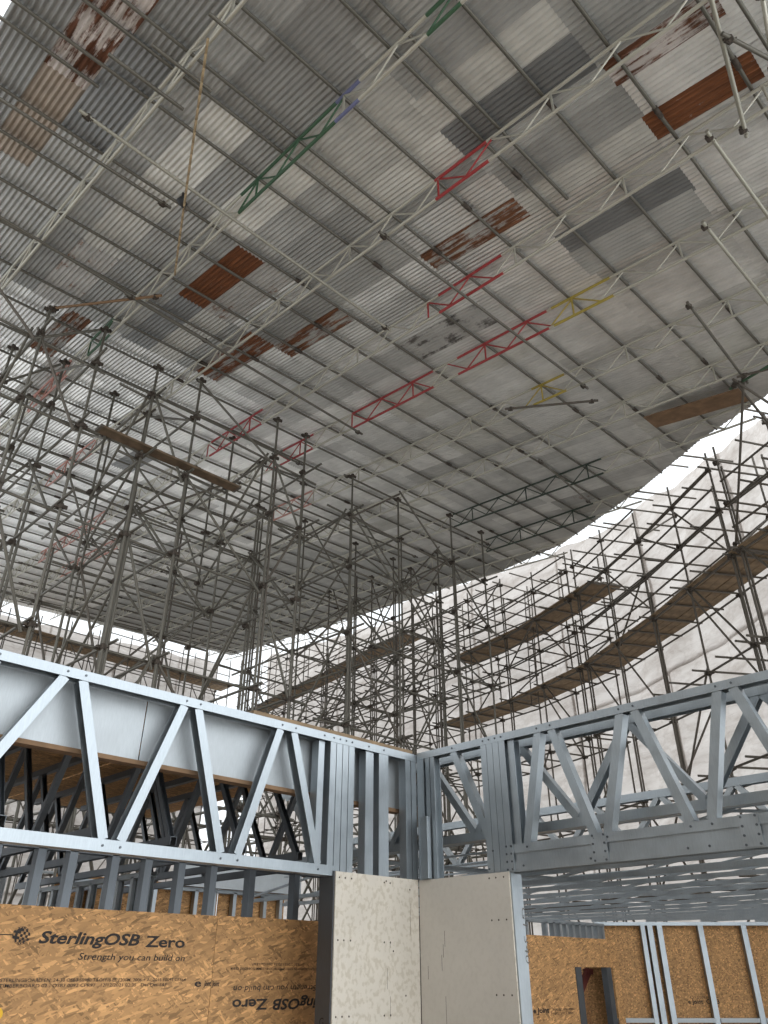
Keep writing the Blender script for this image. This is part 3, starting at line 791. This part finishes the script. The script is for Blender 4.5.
# axis +y, depth +x : width axis y x x = -z  -> side -1 = top
tc_ = member('top_chord', (XR, 0.3, 3.512), (XR, 5.29, 3.512), e, .066, .10, t, 'steel', -1)
bu = member('bottom_chord', (XR, 0.3, 2.567), (XR, 4.28, 2.567), e, .070, .10, t, 'steel', 1)
bl = member('bottom_chord', (XR, 0.3, 2.425), (XR, 4.28, 2.425), e, .075, .10, t, 'steel', -1)
put('spacer', MB().box((XR+.014, .3, 2.460), (XR+.09, 4.28, 2.534)), M['steel'], t)
for y0, y1 in ((4.83, 4.42), (3.85, 4.06), (3.71, 3.42), (3.04, 3.30), (2.91, 2.62), (2.22, 2.46), (2.10, 1.80), (1.42, 1.66), (1.28, 1.02)):
    member('web', (XR+.006, y0, 3.482), (XR+.006, y1, 2.60), e, .072, .088, t, 'steel', 1)
    screw((XR, y0, 3.515), e, tc_); screw((XR, y1, 2.57), e, bu); screw((XR, y1+.05, 2.43), e, bl)
for y in (4.455, 4.385, 4.315, 4.245):
    member('stud', (XR+.002, y, 2.40), (XR+.002, y, 3.482), e, .066, .09, t, 'steel', 1)
    screw((XR, y, 3.515), e, tc_)
member('stud', (XR+.03, 4.165, 2.60), (XR+.03, 4.165, 3.482), e, .07, .09, t, 'steel', 1)
for y in (5.25, 5.155, 5.095):
    member('stud', (XR+.004+(0.0 if y > 5.2 else .003), y, 2.40), (XR+.004, y, 3.482), e, .085 if y > 5.2 else .05, .09, t, 'steel', 1)
for ya, yb in ((3.31, 3.45), (2.13, 2.27), (.95, 1.09), (4.20, 4.29)):
    pl = put('splice_plate', MB().box((XR-.007, ya, 2.395), (XR-.001, yb, 2.605)), M['steel'], t)
    for yy in (ya+.02, yb-.02):
        for zz in (2.41, 2.47, 2.53, 2.59): screw((XR-.007, yy, zz), e, pl)
t = thing('steel_stud', (5.70, 5.41, 2.40), 'short steel stud clipped to the inner corner below the trusses', 'stud')
put('stud_body', MB().channel((5.69, 5.17, 2.40), (5.69, 5.17, 2.93), e, .09, .05, -1), M['steel'], t)
put('stud_lip', MB().box((5.684, 5.216, 2.40), (5.74, 5.222, 2.93)), M['steel'], t)

# second truss close behind with raised bottom chord
X2 = 6.02
t = thing('steel_truss', (X2, 4, 2.7), 'second grey lattice truss close behind the right truss, with higher bottom chord', 'truss')
member('top_chord', (X2, 0.2, 3.50), (X2, 7.8, 3.50), e, .07, .09, t, 'steel', -1)
member('bottom_chord', (X2, 0.2, 2.755), (X2, 7.8, 2.755), e, .075, .09, t, 'steel', 1)
y = 7.6; i = 0
while y > .6:
    a, b = (3.47, 2.79) if i % 2 == 0 else (2.79, 3.47)
    member('web', (X2+.005, y, a), (X2+.005, y-.52, b), e, .065, .078, t, 'steel', 1); y -= .56; i += 1
X3 = 9.0
t = thing('steel_truss', (X3, 4, 2.9), 'slim grey lattice truss farther back beyond the right opening', 'truss')
member('top_chord', (X3, 0.6, 3.49), (X3, 10, 3.49), e, .09, .09, t, 'steel', -1)
member('bottom_chord', (X3, 0.6, 2.95), (X3, 10, 2.95), e, .06, .09, t, 'steel', 1)
y = 9.8; i = 0
while y > 1:
    a, b = (3.45, 2.98) if i % 2 == 0 else (2.98, 3.45)
    member('web', (X3+.005, y, a), (X3+.005, y-.4, b), e, .06, .078, t, 'steel_pale', 1); y -= .45; i += 1

# joists over the right room, seen from below
x = 6.15; i = 0
while x < 14.4:
    y1 = min(8.6, 20.1-x); 
    joist(x, 0.4, y1, 2.385, 2.76, 'grey lattice floor joist seen from below over the right room', 'floor joists over the right room', 'steel', step=2.1, Wd=.03, cw=.037)
    x += .63; i += 1

# ------------------------------------------------------------------ plasterboards at the corner
def fleck(name, pts, nrm, par):
    mb = MB()
    for p in pts:
        p = V(p); n = V(nrm); mb.tube(p, p-n*.0015, .008, 6)
    return put(name, mb, M['coupler'], par)
t = thing('plasterboard', (5.2, 5.28, 0), 'blotchy beige plasterboard on the left face of the corner', 'plasterboard')
put('panel', MB().box((4.705, 5.272, 0), (5.715, 5.284, 2.397)), M['gyp_left'], t)
for z in (2.352, 1.893, 1.374, .9, .42):
    for x in (4.745, 4.81, 4.884): fleck('screw', [(x, 5.2717, z)], d, t)
    for x in (5.275, 5.349): fleck('screw', [(x, 5.2717, z-.004)], d, t)
for x, z in ((5.384, 1.826), (5.532, 1.503), (5.60, 2.31), (5.30, 2.36)): fleck('screw', [(x, 5.2717, z)], d, t)
sm = MB()
for x, z0, z1 in ((5.31, 1.55, 1.7), (5.345, 1.85, 1.9), (5.60, 1.95, 2.2), (5.345, 1.36, 1.5)): sm.box((x, 5.2712, z0), (x+.003, 5.2719, z1))
tag(put('scratch', sm, M['tube'], t), 'dark vertical scratch marks')
t = thing('plasterboard', (5.72, 4.75, 0), 'plain grey beige plasterboard on the right face of the corner', 'plasterboard')
put('panel', MB().box((5.722, 4.255, 0), (5.734, 5.268, 2.394)), M['gyp_right'], t)
put('paper_edge', MB().box((5.7215, 4.25, 0), (5.7345, 4.2549, 2.394)), M['gyp_left'], t)
for z in (2.356, 2.04, 1.516, 1.0, .5):
    for y in (4.457, 4.386, 4.305): fleck('screw', [(5.7217, y + (0 if z < 2.3 else 0), z)], e, t)
sm = MB()
for y, z0, z1 in ((4.98, 1.86, 1.98), (5.0, 1.78, 1.88), (5.02, 1.68, 1.80), (4.99, 1.25, 1.5), (5.18, 1.62, 1.72)): sm.box((5.7214, y, z0), (5.7219, y+.004, z1))
tag(put('scratch', sm, M['tube_dark'], t), 'dark vertical scratch marks')
# end posts of the stub walls
t = thing('wall_post', (4.70, 5.38, 0), 'shade-darkened steel end post left of the blotchy plasterboard', 'post')
put('post_web', MB().box((4.692, 5.286, 0), (4.697, 5.46, 2.40)), M['post_shade'], t)
put('flange', MB().box((4.697, 5.286, 0), (4.76, 5.29, 2.40)), M['post_shade'], t)
put('flange', MB().box((4.697, 5.456, 0), (4.76, 5.46, 2.40)), M['post_shade'], t)
t = thing('wall_post', (5.8, 4.24, 0), 'light grey steel end post with pencil marks right of the plain plasterboard', 'post')
put('post_web', MB().box((5.736, 4.238, 0), (5.88, 4.243, 2.38)), M['steel'], t)
put('flange', MB().box((5.736, 4.243, 0), (5.74, 4.30, 2.38)), M['steel'], t)
put('flange', MB().box((5.876, 4.243, 0), (5.88, 4.30, 2.38)), M['steel'], t)
post_right = t
# track on top of the stub walls
t = thing('wall_track', (5.2, 5.35, 2.40), 'steel head track hidden on top of the corner plasterboards', 'track')
put('track_leg', MB().box((4.70, 5.29, 2.386), (5.74, 5.40, 2.392)), M['steel'], t)
put('track_leg', MB().box((5.742, 4.31, 2.386), (5.85, 5.28, 2.392)), M['steel'], t)

# ------------------------------------------------------------------ lettering
def text_mesh(s, size, shear=0.0, bold=0.0):
    cu = bpy.data.curves.new('letters', 'FONT'); cu.body = s; cu.size = size; cu.shear = shear; cu.offset = bold
    cu.resolution_u = 3
    o = bpy.data.objects.new('letters', cu); COL.objects.link(o)
    dg = bpy.context.evaluated_depsgraph_get(); me = bpy.data.meshes.new_from_object(o.evaluated_get(dg))
    bpy.data.objects.remove(o); return me
def letter(s, parent, p, xdir, height, width=None, shear=0.0, bold=0.0, mat='ink', flip=False, up=UP, nrm=None, label=None):
    """lettering whose baseline starts at p; cap height and total width in metres"""
    me = text_mesh(s, 1.0, shear, bold)
    xs = [v.co.x for v in me.vertices]; x0, x1 = min(xs), max(xs); sy = height/0.70
    sx = width/(x1-x0) if width else sy
    X = V(xdir).normalized(); U = V(up).normalized()
    if flip: X, U = -X, -U
    base = V(p)-wloc(parent)
    for v in me.vertices: v.co = base + X*((v.co.x-x0)*sx) + U*(v.co.y*sy)
    me.materials.clear(); me.materials.append(M[mat])
    o = link('lettering', me, parent)
    if label: o['label'] = label
    return o

# ------------------------------------------------------------------ left OSB wall in the plane y = 6.0
YO = 6.0; X_ = V((1, 0, 0)); f = YO-.0025
tA = thing('strand_board', (2.87, YO, 0), 'strand board with large black lettering and round emblem below the left truss', 'strand board')
put('panel', MB().box((1.67, YO, .87), (4.068, YO+.015, 2.068)), M['osb'], tA)
tB = thing('strand_board', (5.0, YO, 0), 'strand board with upside down lettering next to the dark end post', 'strand board')
put('panel', MB().box((4.072, YO, .87), (6.47, YO+.015, 2.071)), M['osb'], tB)
t = thing('strand_board', (.4, YO, 0), 'strand board of the left wall at the left picture edge', 'strand board')
put('panel', MB().box((-.73, YO, .87), (1.666, YO+.015, 2.066)), M['osb'], t)
letter('SterlingOSB', tA, (2.613, f, 1.842), X_, .073, .775, .22, .028)
letter('Zero', tA, (3.44, f, 1.835), X_, .073, .345, .0, .022)
letter('\u00ae', tA, (3.79, f, 1.885), X_, .022)
letter('\u2122', tA, (3.39, f, 1.89), X_, .018)
letter('Strength you can build on', tA, (2.925, f, 1.745), X_, .042, .875, .15, .006)
letter('STERLINGBOARD EN: 24-30 OSB3 S0980 T&OFF/8 ES 1200M, 2006 + A1:2015 E0092 CE864', tA, (2.41, f, 1.612), X_, .020, 1.42, 0, .004)
letter('TIMBERBOARD 02 - OSB3 0092 CPR97   12/12/2021 02:35   Des Des-E&F', tA, (2.41, f, 1.580), X_, .020, 1.26, 0, .004)
letter('e', tA, (3.915, f, 1.575), X_, .05, .06, 0, .02); letter('Joint', tA, (4.0, f, 1.578), X_, .036, .066, .15, .02)
letter('Joint', tB, (4.075, f, 1.576), X_, .036, .07, .15, .02)
letter('STERLINGBOARD EN OSB3 S0980 T&OFF/8 - 12MM 00:58 E0092 CE864', tB, (5.19, f, 1.705), X_, .018, .95, 0, .004, flip=True)
letter('12/12/2021 02:36 Des Des-E&F', tB, (4.95, f, 1.738), X_, .018, .5, 0, .004, flip=True)
letter('Strength you can build on', tB, (5.16, f, 1.575), X_, .042, .875, .15, .006, flip=True)
letter('SterlingOSB', tB, (5.47, f, 1.478), X_, .073, .775, .22, .028, flip=True)
letter('Zero', tB, (4.64, f, 1.482), X_, .073, .355, .0, .022, flip=True)
# round emblem: a globe of curved checks
def emblem(parent, c, r):
    mb = MB(); n = 7; C = V(c)
    def pt(u, v):
        rr = math.sqrt(max(0, 1-v*v)); a = u + .22*(1-v*v); b = v*.98 - .18*u*(1-abs(v))
        x = max(-rr, min(rr, u*rr + .1*v)); return C + V((x*r*1.05, 0, b*r))
    for i in range(n):
        for j in range(n):
            if (i+j) % 2 == 0 or (i < 3 and j > 1 and (i*j) % 3 != 0):
                u0, u1 = -1+2*i/n, -1+2*(i+1)/n; v0, v1 = -1+2*j/n, -1+2*(j+1)/n
                mb.add([pt(u0, v0), pt(u1, v0), pt(u1, v1), pt(u0, v1)], [(0, 1, 2, 3)])
    tag(put('printed_emblem', mb, M['ink'], parent), 'black chequered globe emblem')
emblem(tA, (2.487, f, 1.883), .060)
put('printed_line', MB().box((1.70, f, 1.883), (2.43, f+.0004, 1.889)), M['ink'], tA)
sp = MB(); n = 20
sp.add([(2.43+.045*math.cos(2*math.pi*i/n)*(1+.1*math.sin(3*i)), f, 1.432+.04*math.sin(2*math.pi*i/n)) for i in range(n)], [tuple(range(n))])
tag(put('paint_spot', sp, M['yellowdot'], tA), 'yellow paint spot')
letter('G1 340', post_right, (5.845, 4.2365, 2.13), (0, 0, -1), .055, .40, .1, -.01, 'tube_dark', up=(1, 0, 0))
letter('G', [o for o in bpy.data.objects if o.name == 'wall_post'][0], (4.6905, 5.40, 1.31), (0, -1, 0), .06, .05, 0, 0)

# stud wall behind that board
def stud_wall(label, base, axis, n, ts, z0, z1, W, Dp, ddir, mat, name='stud_wall', group=None, side=1):
    t = thing(name, base, label, 'stud wall', group); b = V(base); a = V(axis).normalized()
    for s in ts:
        p = b+a*s; member('stud', (p.x, p.y, z0), (p.x, p.y, z1-.005), ddir, W, Dp-.008, t, mat, side)
    p, q = b+a*(ts[0]-.05), b+a*(ts[-1]+.05)
    member('head_track', (p.x, p.y, z1), (q.x, q.y, z1), ddir, .045, Dp, t, mat, 1)
    member('floor_track', (p.x, p.y, z0), (q.x, q.y, z0), ddir, .045, Dp, t, mat, -1)
    return t
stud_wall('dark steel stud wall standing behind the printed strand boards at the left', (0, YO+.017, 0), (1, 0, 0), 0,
          [-.6, 0, .6, 1.2, 1.85, 2.2, 2.52, 2.76, 3.10, 3.385, 3.69, 4.0, 4.4, 4.9, 5.3], .03, 2.46, .062, .09, d, 'steel_dull_shade')
stud_wall('pale steel stud wall running back inside the left room', (4.05, 7.2, 0), (0, 1, 0), 0, [0, .28, .56, .84, 1.12, 1.4, 1.7, 2.0, 2.3, 2.6], .03, 2.47, .05, .075, e, 'steel_pale')
stud_wall('grey steel stud wall at the back of the left room under the pale plate', (4.6, 10.3, 0), (1, 0, 0), 0, [.1, .45, .75, 1.1, 1.35, 1.7, 2.0, 2.3, 2.65, 2.9, 3.2, 3.5, 3.75], .03, 2.68, .055, .09, d, 'steel')
for i, xa in enumerate((4.6, 5.82, 7.04)):
    t = thing('strand_board', (xa+.6, 10.42, 0), 'brown strand board seen between the studs at the back of the left room', 'strand board', 'strand boards at the back of the left room')
    put('panel', MB().box((xa, 10.41, .9), (xa+1.2, 10.425, 2.75)), M['osb'], t)
t = thing('rim_beam', (7.3, 10.15, 2.69), 'pale steel plate beam far back in the left room above the studs', 'beam')
put('web_plate', MB().box((6.1, 10.15, 2.70), (8.35, 10.154, 3.1)), M['steel_pale'], t)
put('bottom_flange', MB().box((6.1, 10.154, 2.70), (8.45, 10.24, 2.704)), M['steel_dull_shade'], t)
# far pale frames at the left
stud_wall('pale steel wall frame far back at the left edge under the truss', (2.0, 9.2, 0), (1, 0, 0), 0, [0, .3, .6, .9, 1.2, 1.5, 1.8], .03, 2.62, .05, .08, d, 'steel_pale')
stud_wall('pale steel wall frame standing behind the left room among scaffold tubes', (3.6, 16.5, 0), (1, 0, 0), 0, [0, .6, 1.2, 1.5, 2.1, 2.7, 3.3, 3.9, 4.5], .03, 3.4, .06, .09, d, 'steel_pale')

# ------------------------------------------------------------------ right room beyond the plasterboard
YR = 7.5
tC = thing('strand_board', (11.4, YR, 0), 'strand board panel with a window opening beyond the right post', 'strand board')
put('panel', MB().box((9.9, YR, 0), (11.575, YR+.015, 2.153)).box((11.575, YR, 1.757), (12.66, YR+.015, 2.150)).box((12.66, YR, 0), (12.85, YR+.015, 2.147)).box((11.575, YR, 0), (12.66, YR+.015, .75)), M['osb'], tC)
letter('e Joint', tC, (10.42, YR-.003, 1.20), X_, .06, .38, 0, .03)
letter('STERLING OSB3 S0980', tC, (10.9, YR-.003, 1.215), X_, .028, .52); letter('12/12/2021 CE864', tC, (10.9, YR-.003, 1.17), X_, .028, .5)
t = thing('window_stud_frame', (12.1, YR+.02, 0), 'dark steel studs framing the opening in the right strand board', 'stud frame')
member('stud', (11.70, YR+.017, 0), (11.70, YR+.017, 1.76), d, .15, .10, t, 'steel_dull_shade', 1)
member('stud', (12.57, YR+.017, 0), (12.57, YR+.017, 1.76), d, .13, .10, t, 'steel_dull_shade', 1)
tag(put('panel', MB().box((11.0, 9.1, 0), (15.2, 9.115, 2.2)), M['osb'], None, (13, 9.1, 0)), 'strand board seen through the window opening at the right', 'strand board')
bpy.context.view_layer.objects.active = None
for o in bpy.data.objects:
    if o.name == 'panel' and o.parent is None: o.name = 'strand_board'
t = thing('prop', (11.78, YR+.4, .9), 'dark red slanting prop inside the window opening at the right', 'prop')
put('prop_tube', MB().obox((11.60, YR+.45, .75), (12.66, YR+.45, 1.72), (0, 1, 0), (-.7, 0, .7), .07, .10), M['redprop'], t)
put('prop_plate', MB().box((12.58, YR+.40, 1.66), (12.72, YR+.50, 1.74)), M['redprop'], t)
stud_wall('steel stud wall showing above the window board at the right', (9.9, YR+.14, 0), (1, 0, 0), 0, [.3, .75, 1.25, 1.45, 1.62, 1.8, 1.98, 2.16, 2.34, 2.52, 2.7, 2.86], 1.80, 2.36, .05, .09, d, 'steel')

# far wall, square to the view
FA = 14.5; rt = V((math.sqrt(.5), -math.sqrt(.5), 0)); fw = V((math.sqrt(.5), math.sqrt(.5), 0))
def FP(r, z, f_=FA): q = fw*f_ + rt*r; return V((q.x, q.y, z))
t = thing('stud_wall', FP(5.5, 0), 'steel stud wall in front of strand boards at the lower right of the photo', 'stud wall')
for r_ in (3.62, 4.30, 4.42, 4.58, 5.26, 5.98, 6.70, 7.42):
    member('stud', FP(r_, .03), FP(r_, 2.39), fw, .085 if r_ > 4.4 else .07, .10, t, 'steel', 1)
def FB(a, b, z, h, f0, dep):
    return MB().obox(FP(a, z, f0+dep/2), FP(b, z, f0+dep/2), fw, UP, dep, h)
put('head_track', FB(3.5, 7.5, 2.385, .05, FA-.005, .11), M['steel'], t)
for a, b in ((3.66, 4.26), (4.62, 5.22), (5.31, 5.93), (6.03, 6.65), (6.75, 7.37)):
    put('sill_rail', FB(a, b, 1.04, .06, FA-.003, .095), M['steel_pale'], t)
names = ['strand board behind the second and third stud bays at the lower right', 'strand board at the far lower right behind the stud bays', 'narrow strand board left of the double stud at the lower right']
for i, (a, b) in enumerate(((4.43, 5.62), (5.62, 6.83), (3.3, 4.43), (6.83, 7.46))):
    tt = thing('strand_board', FP((a+b)/2, 0, FA+.115), (names+['strand board at the right picture edge behind the studs'])[i], 'strand board')
    put('panel', FB(a, b, 1.2, 2.36, FA+.11, .015), M['osb'], tt)
    if i < 2:
        p = FP(a+.45+.2*i, 1.26, FA+.107)
        letter('e Joint  OSB3', tt, p, rt, .06, .5, 0, .02)
        letter('12/12/2021 CE864', tt, FP(a+.5+.2*i, 1.33, FA+.107), rt, .03, .45)
